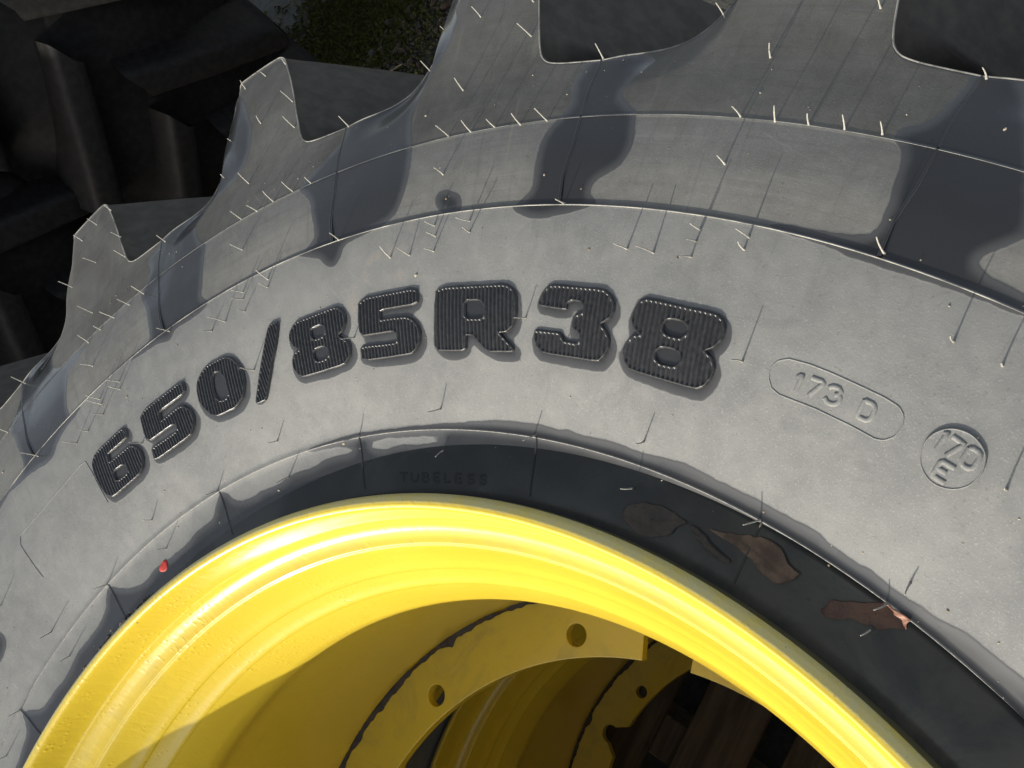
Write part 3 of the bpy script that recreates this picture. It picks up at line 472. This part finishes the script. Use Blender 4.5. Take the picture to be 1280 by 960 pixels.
def sector(a0,a1,r0,r1,holes,z,t,notch=None,name='mounting_lug',parent=RIM):
    "flat plate cut from a ring, with bolt holes; rounded notch optional"
    st=1.5; A=np.arange(a0,a1+.01,st*(1 if a1>a0 else -1)); inner=[]
    for a in A:
        if notch and abs(a-notch[0])<notch[1]: continue
        inner.append(tuple(xy(r0,a)))
        if notch and abs(a-notch[0])>=notch[1] and a<notch[0] and a+st>notch[0]-notch[1]:
            c=np.array(xy(notch[2],notch[0])); rd=notch[3]; base=math.radians(notch[0])
            for q in np.linspace(-1.75,1.75,15)[::1]:
                v=np.array([math.cos(base+q),math.sin(base+q)])*rd
                inner.append(tuple(c+v))
    outer=[tuple(xy(r1,a)) for a in A[::-1]]
    loops=[inner+outer]+[[tuple(np.array(xy(hr,ha))+hd*np.array([math.cos(q),math.sin(q)])) for q in np.linspace(0,2*math.pi,28,endpoint=False)] for hr,ha,hd in holes]
    tris=geometry.tessellate_polygon([[Vector((x,y,0)) for x,y in L] for L in loops])
    flat=[p for L in loops for p in L]; n=len(flat)
    V=[(x,y,z) for x,y in flat]+[(x,y,z-t) for x,y in flat]; F=[]
    for tr_ in tris:
        a,b,c=[Vector(flat[i]+(0,)) if False else Vector((flat[i][0],flat[i][1],0)) for i in tr_]
        up=(b-a).cross(c-a).z>0
        F.append(tuple(tr_) if up else tuple(tr_[::-1])); F.append(tuple(i+n for i in (tr_[::-1] if up else tr_)))
    s=0
    for li,L in enumerate(loops):
        m=len(L)
        for i in range(m): F.append((s+i,s+(i+1)%m,n+s+(i+1)%m,n+s+i))
        s+=m
    o=mesh_obj(name,V,F,M_P,parent,smooth=False)
    bm=bmesh.new(); bm.from_mesh(o.data); bmesh.ops.recalc_face_normals(bm,faces=bm.faces)
    bmesh.ops.dissolve_limit(bm,angle_limit=.01,verts=bm.verts,edges=bm.edges)
    bm.to_mesh(o.data); bm.free()
    b=o.modifiers.new('bevel','BEVEL'); b.width=.0012; b.segments=2; b.limit_method='ANGLE'; b.angle_limit=.6
    return o
ZR=-.398
secs=[(130.0,249.0,[(.403,142.0,.0130),(.403,172.6,.0130),(.403,203,.0130),(.403,234,.013)]),(252.0,369.0,[(.403,265.,.013),(.403,296.,.013),(.403,327.,.013),(.403,358.,.013)]),(12.,122.8,[(.403,25.,.013),(.403,56.,.013),(.403,87.,.013),(.403,111.5,.013)])]
for a0,a1,hs in secs: sector(a0,a1,.3775,.4535,hs,ZR,.014)
# cracked black sealant line round the weld, with lumps
def sealant(z,r,parent,a0,a1,seed):
    rg=random.Random(seed); L=[]; n=int((a1-a0)/.4); ph=[rg.uniform(0,6) for _ in range(6)]
    V=[];
    for i in range(n+1):
        a=a0+(a1-a0)*i/n; w_=.0022+.0009*math.sin(a*.35+ph[0])+.0008*math.sin(a*1.3+ph[1])+.0006*math.sin(a*3.1+ph[2])+.0005*rg.random()
        for la in LUMP.get(seed,[]): w_+=la[1]*math.exp(-((a-la[0])/la[2])**2)
        w_=max(w_,.0009); wi=w_*(1+.12*rg.random())
        for u,hh in ((-.9,.0004),(-.4,.0012+w_*.25),(.3,.0024+w_*.3),(1.1,.0042)):
            rr_=r-.0005+u*wi; x_,y_=xy(rr_,a); V.append((x_,y_,z+hh))
    return mesh_obj('sealant_line',np.array(V),grid_faces(n+1,4,False,False),M_BK,parent)
LUMP={1:[(165.6,.006,.9),(178.5,.0035,1.2),(183,.004,1.0),(190,.003,1.5)],2:[(178,.005,2),(196,.006,1.5)]}
sealant(ZR,.4495,RIM,130.5,248.5,1); 
# ---------------------------------------------------------------- second wheel below
DZ=-.708
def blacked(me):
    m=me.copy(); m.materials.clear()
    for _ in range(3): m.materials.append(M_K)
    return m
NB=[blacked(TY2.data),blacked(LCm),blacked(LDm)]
def copy_wheel(loc,rz,label,ring=True,group='tractor wheels stacked flat',black=False):
    e=wheel_empty(loc,rz,label,'tractor wheel',group)
    t=bpy.data.objects.new('tyre',NB[0]) if black else TY2
    if black: COL.objects.link(t)
    t.parent=e; t.name='tyre'
    for j in range(21):
        for m,ph in (((NB[1],0),(NB[2],8)) if black else ((LCm,0),(LDm,8))):
            o=bpy.data.objects.new('lug',m); COL.objects.link(o); o.parent=t; o.rotation_euler=(0,0,math.radians(ph+j*360/21.))
    r=bpy.data.objects.new('rim',RIM.data); COL.objects.link(r); r.parent=e
    return e,t,r
W2,T2,R2_=copy_wheel((0,0,DZ),0,'tractor wheel directly beneath the uppermost one, its yellow rim seen through the hub opening')
sector(100,330,.3725,.4535,[(.3936,179.7,.0118),(.3936,150,.0118),(.3936,225,.0118),(.3936,258,.0118)],-1.108-DZ,.014,notch=(195.2,4.6,.396,.0175),parent=R2_)
sealant(-1.108-DZ,.4495,R2_,140,250,2)
# ---------------------------------------------------------------- rainwater ring
zw=-.0006; aw=np.arange(86,200.1,1.0); rw=np.linspace(.504,.566,14); RR,AA=np.meshgrid(rw,aw,indexing='ij'); P2=xy(RR.ravel(),AA.ravel())
g=np.array([math.cos(math.radians(75)),math.sin(math.radians(75))]); zz=zw+.0+(P2@g-.24)*.0165
V=np.concatenate([P2,zz[:,None]],1); WA=mesh_obj('rainwater',V,grid_faces(len(rw),len(aw),False,True),M_W)
tag(WA,'clear rainwater pooled over brown leaves between black tyre bead and yellow rim','water')
# ---------------------------------------------------------------- leaves
def m_leaf(name,c1,c2):
    s=N(name); n=s.noise(60,5,.65); n2=s.noise(300,3,.6)
    col=s.mix(s.rng(n,.35,.65),c1,c2); col=s.mix(s.rng(n2,.6,.75,0,.6),col,(.03,.02,.015))
    s.bsdf(Base_Color=col,Roughness=.5,Normal=s.bump(n,.7,.002)); return s.m
ML=[m_leaf('brown_leaf',(.20,.115,.065),(.44,.27,.165)),m_leaf('red_brown_leaf',(.20,.088,.052),(.36,.18,.11)),m_leaf('dark_leaf',(.10,.075,.055),(.17,.125,.09))]
def leaf(poly,z,h,mat,label,ripple):
    P=chaikin(parr(poly),.18,1); d_=np.linalg.norm(np.roll(P,-1,0)-P,axis=1); t_=np.r_[0,np.cumsum(d_)]; Pc=np.concatenate([P,P[:1]])
    n=max(60,int(t_[-1]/.0012)); tt=np.linspace(0,t_[-1],n,endpoint=False); P=np.stack([np.interp(tt,t_,Pc[:,0]),np.interp(tt,t_,Pc[:,1])],1)
    rg=np.random.default_rng(len(poly)+n); c=P.mean(0); jag=np.convolve(rg.normal(0,1,n+6),np.ones(3)/3,'same')[3:-3]
    P=P+(P-c)/np.linalg.norm(P-c,axis=1)[:,None]*(jag*.0006)[:,None]
    d=P-c; u,s_,vt=np.linalg.svd(d,full_matrices=False); ax=vt[0]; pr_=np.array([-ax[1],ax[0]]); ph=rg.uniform(0,6)
    V=[];K=12
    half=np.abs(d@ax).max()
    for i in range(K+1):
        f=max(i/K,.02); q=c+d*f; t=(q-c)@ax; s2=(q-c)@pr_+.002*np.sin(t/half*2.5+ph)
        vein=np.abs(((np.abs(t)+np.abs(s2)*.9)/.0052+ .5)%1-.5)
        zz=np.maximum(Z(np.hypot(q[:,0],q[:,1])),z-.003)+h+ripple*(.6*np.sin(t*110+ph)+.5*np.sin(s2*260+t*60+ph)+.5*np.exp(-(s2/.0012)**2)+.25*vein+1.3*f**3*np.maximum(0,np.sin(t*70+ph*2)))
        V.append(np.concatenate([q,zz[:,None]],1))
    V=np.concatenate(V); F=grid_faces(K+1,n,True,True)
    o=mesh_obj('fallen_leaf',V,F,mat); b=o.modifiers.new('thick','SOLIDIFY'); b.thickness=.0003
    tag(o,label,'leaf','dead leaves lying in the rainwater'); return o
leaf(LEAF[0],-.001,.0012,ML[2],'darkest drowned leaf, leftmost of the dead leaves in the water by the rim',.0008)
leaf(LEAF[1],-.001,.0016,ML[2],'narrow folded brown leaf strip beside the large leaf in the water',.0010)
leaf(LEAF[2],-.001,.0010,ML[0],'large curled brown leaf with pointed tip lying in the water by the rim',.0007)
leaf(LEAF[3],.0,.0010,ML[1],'reddish brown torn leaf below the bead ridge, rightmost of the leaves',.0008)
# ---------------------------------------------------------------- dirt crumbs by the rim
def rocks(name,pts,size,mats,label,cat,smooth=False):
    V=[];F=[];MI=[];n=0
    ico=[(0,0,1),(.894,0,.447),(.276,.851,.447),(-.724,.526,.447),(-.724,-.526,.447),(.276,-.851,.447),(.724,.526,-.447),(-.276,.851,-.447),(-.894,0,-.447),(-.276,-.851,-.447),(.724,-.526,-.447),(0,0,-1)]
    fc=[(0,1,2),(0,2,3),(0,3,4),(0,4,5),(0,5,1),(1,6,2),(2,7,3),(3,8,4),(4,9,5),(5,10,1),(2,6,7),(3,7,8),(4,8,9),(5,9,10),(1,10,6),(11,7,6),(11,8,7),(11,9,8),(11,10,9),(11,6,10)]
    for p in pts:
        s=size*random.lognormvariate(0,.45); sc=(random.uniform(.6,1.5),random.uniform(.6,1.2),random.uniform(.35,.9)); a=random.uniform(0,6.28); k=random.randrange(len(mats))
        for v in ico:
            q=[v[i]*sc[i]*s*random.uniform(.75,1.2) for i in range(3)]
            V.append((p[0]+q[0]*math.cos(a)-q[1]*math.sin(a),p[1]+q[0]*math.sin(a)+q[1]*math.cos(a),p[2]+q[2]))
        for f in fc: F.append(tuple(i+n for i in f)); MI.append(k)
        n+=12
    o=mesh_obj(name,V,F,mats,None,smooth=smooth,mi=MI); tag(o,label,cat,kind='stuff'); return o
MC=[m_simple('black_grit',(.012,.010,.009),.35),m_simple('brown_grit',(.06,.04,.025),.7),m_simple('pale_grit',(.42,.36,.26),.8),m_simple('sand_grit',(.25,.19,.11),.8)]
pts=[]
for (ca,sa,nn) in ((172.3,1.5,110),(170.2,.7,30),(177.0,.9,45),(181,.5,12)):
    for _ in range(nn):
        a=random.gauss(ca,sa); r=.5115+abs(random.gauss(0,.0028)); x_,y_=xy(r,a); pts.append((x_,y_,float(Z(r))+.002+random.random()*.004))
rocks('dirt_crumbs',pts,.0012,[MC[0],MC[0],MC[1],MC[2]],'black dirt crumbs caught between the tyre bead and yellow rim','dirt')
pts=[]
for _ in range(260):
    a=random.uniform(88,190); r=random.choice([random.uniform(.60,.78),random.uniform(.79,.83),random.uniform(.52,.60)]); x_,y_=xy(r,a); pts.append((x_,y_,float(Z(r))+.0002))
rocks('dust_specks',pts,.00042,[MC[2],MC[3],MC[2]],'pale dust specks scattered over the upper tyre sidewall','dust')
# ---------------------------------------------------------------- ground
GZ=-1.52
s=N('yard_ground'); n=s.noise(2.2,6,.65); n2=s.noise(55,5,.7); n3=s.noise(300,3,.6)
col=s.mix(s.rng(n2,.35,.7),(.045,.046,.041),(.085,.084,.074)); col=s.mix(s.rng(n3,.58,.7,0,.7),col,(.12,.118,.105)); col=s.mix(s.rng(n,.5,.7,0,.5),col,(.035,.038,.03))
s.bsdf(Base_Color=col,Roughness=.85,Normal=s.bump(n2,.6,.008))
gn=40; gx=np.linspace(-60,60,gn+1); X,Y=np.meshgrid(gx,gx,indexing='ij')
G=mesh_obj('ground',np.stack([X.ravel(),Y.ravel(),np.full(X.size,GZ)],1),grid_faces(gn+1,gn+1,False,False),s.m); tag(G,'grey tarmac yard ground in shade behind the tyres','ground',kind='structure')
s=N('moss'); n=s.noise(90,5,.7); col=s.mix(s.rng(n,.3,.7),(.05,.062,.012),(.12,.13,.028)); s.bsdf(Base_Color=col,Roughness=.9,Normal=s.bump(n,.8,.01)); M_MOSS=s.m
# moss mat: irregular low mound of many small tufts
V=[];F=[]
rg=random.Random(3); n=0
for _ in range(16000):
    x_=rg.gauss(-2.93,.19)+rg.uniform(-.02,.02); y_=rg.uniform(.35,.95); x_+=(.62-y_)*.25
    s_=rg.uniform(.006,.016); a=rg.uniform(0,6.28); h=rg.uniform(.006,.02)
    V+=[(x_+math.cos(a)*s_,y_+math.sin(a)*s_,GZ+.002),(x_-math.cos(a)*s_,y_-math.sin(a)*s_,GZ+.002),(x_+rg.uniform(-.008,.008),y_+rg.uniform(-.008,.008),GZ+h)]
    F.append((n,n+1,n+2)); n+=3
o=mesh_obj('moss',V,F,M_MOSS,smooth=False); tag(o,'dark green moss growing along the shaded ground behind the tyre','moss',kind='stuff')
pts=[]
for _ in range(500): pts.append((random.gauss(-2.66,.10),random.uniform(.45,1.0),GZ+.008))
for _ in range(500): pts.append((random.uniform(-3.6,-2.4),random.uniform(-.1,1.2),GZ+.004))
rocks('gravel_litter',pts,.0075,[m_simple('tan_litter',(.085,.068,.045),.85),MC[1],m_simple('grey_grit',(.07,.068,.062),.85)],'loose gravel and leaf crumbs lying beside the moss','gravel')
# twig
M_WD=m_simple('weathered_twig',(.24,.20,.15),.8,(.12,.10,.08),60)
tv=[];tf=[];K=7
for i in range(K):
    t=i/(K-1); c=Vector((-2.66,.60,GZ+.02))+Vector((.05,.085,0))*t+Vector((0,0,.004*math.sin(t*3)))
    for j in range(6):
        a=j*math.pi/3; rd=.0052*(1-.5*t); tv.append((c.x+math.cos(a)*rd,c.y,c.z+math.sin(a)*rd))
for i in range(K-1):
    for j in range(6): tf.append((i*6+j,i*6+(j+1)%6,(i+1)*6+(j+1)%6,(i+1)*6+j))
tf+= [tuple(range(6))[::-1],tuple(range((K-1)*6,K*6))]
tag(mesh_obj('twig',tv,tf,M_WD),'short pale twig lying on the litter beside the moss','twig')
# ---------------------------------------------------------------- pallet under the stack
s=N('pallet_wood'); gr=s.noise(3,6,.6,vec=s.coord((18,1.5,18))); kn=s.noise(8,3,.5)
col=s.mix(s.rng(gr,.3,.7),(.10,.075,.050),(.20,.155,.105)); col=s.mix(s.rng(kn,.6,.72,0,.8),col,(.05,.03,.02)); s.bsdf(Base_Color=col,Roughness=.8,Normal=s.bump(gr,.5,.003)); M_PW=s.m
PAL=bpy.data.objects.new('wooden_pallet',None); COL.objects.link(PAL); PAL.location=(-.25,-.1,GZ); PAL.rotation_euler=(0,0,math.radians(16.5)); tag(PAL,'brown wooden pallet seen dimly through the lowest rim opening','pallet')
def box(name,c,sz,mat,parent,bev=.003):
    bm=bmesh.new(); bmesh.ops.create_cube(bm,size=1); 
    for v in bm.verts: v.co=Vector((v.co.x*sz[0]+c[0],v.co.y*sz[1]+c[1],v.co.z*sz[2]+c[2]))
    bmesh.ops.bevel(bm,geom=bm.edges[:],offset=bev,segments=1,affect='EDGES')
    me=bpy.data.meshes.new(name); bm.to_mesh(me); bm.free(); me.materials.append(mat); o=bpy.data.objects.new(name,me); COL.objects.link(o); o.parent=parent; return o
ZT=DZ*2+.708-.655-GZ   # underside of the stack above ground
ZT=abs(GZ)-1.363
for i in range(7): box('board',(-.6+i*.2,0,ZT-.013),(.142,1.5,.022),M_PW,PAL)
for y_ in (-.7,0,.7): box('bearer',(0,y_,(ZT-.024)/2-.004),(1.35,.095,ZT-.034),M_PW,PAL)
# ---------------------------------------------------------------- neighbouring wheels, plus unseen stacks added for their shade
BY=-1.363-(-.708*1)+0 
low=GZ+.655          # flange height of a wheel lying on the ground
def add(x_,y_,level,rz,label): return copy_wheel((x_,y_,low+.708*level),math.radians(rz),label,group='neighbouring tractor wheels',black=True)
def stand(x_,y_,yaw,roll,label):
    e,t,r=copy_wheel((0,0,0),0,label,group='neighbouring tractor wheels',black=True)
    yw=math.radians(yaw)
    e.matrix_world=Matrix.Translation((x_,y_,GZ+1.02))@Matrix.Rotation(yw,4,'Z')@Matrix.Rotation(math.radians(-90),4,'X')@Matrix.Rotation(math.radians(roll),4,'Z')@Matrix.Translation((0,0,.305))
    for t_ in (t,r): pass
    return e
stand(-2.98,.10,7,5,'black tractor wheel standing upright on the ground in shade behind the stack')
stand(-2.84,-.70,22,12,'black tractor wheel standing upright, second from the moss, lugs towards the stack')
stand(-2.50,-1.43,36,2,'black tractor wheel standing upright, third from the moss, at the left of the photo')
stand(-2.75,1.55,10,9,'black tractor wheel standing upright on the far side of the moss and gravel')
for i,(x_,y_) in enumerate(((-1.80,-3.25),(-3.95,-3.15),(-6.1,-2.9))):  # unseen stacks added on the sun side to shade the background
    for l in range(3): add(x_,y_,l,20*i+9*l,'tractor wheel at the %s of the %s stack added out of view to cast shade'%(('bottom','middle','top')[l],('near','middle','far')[i]))
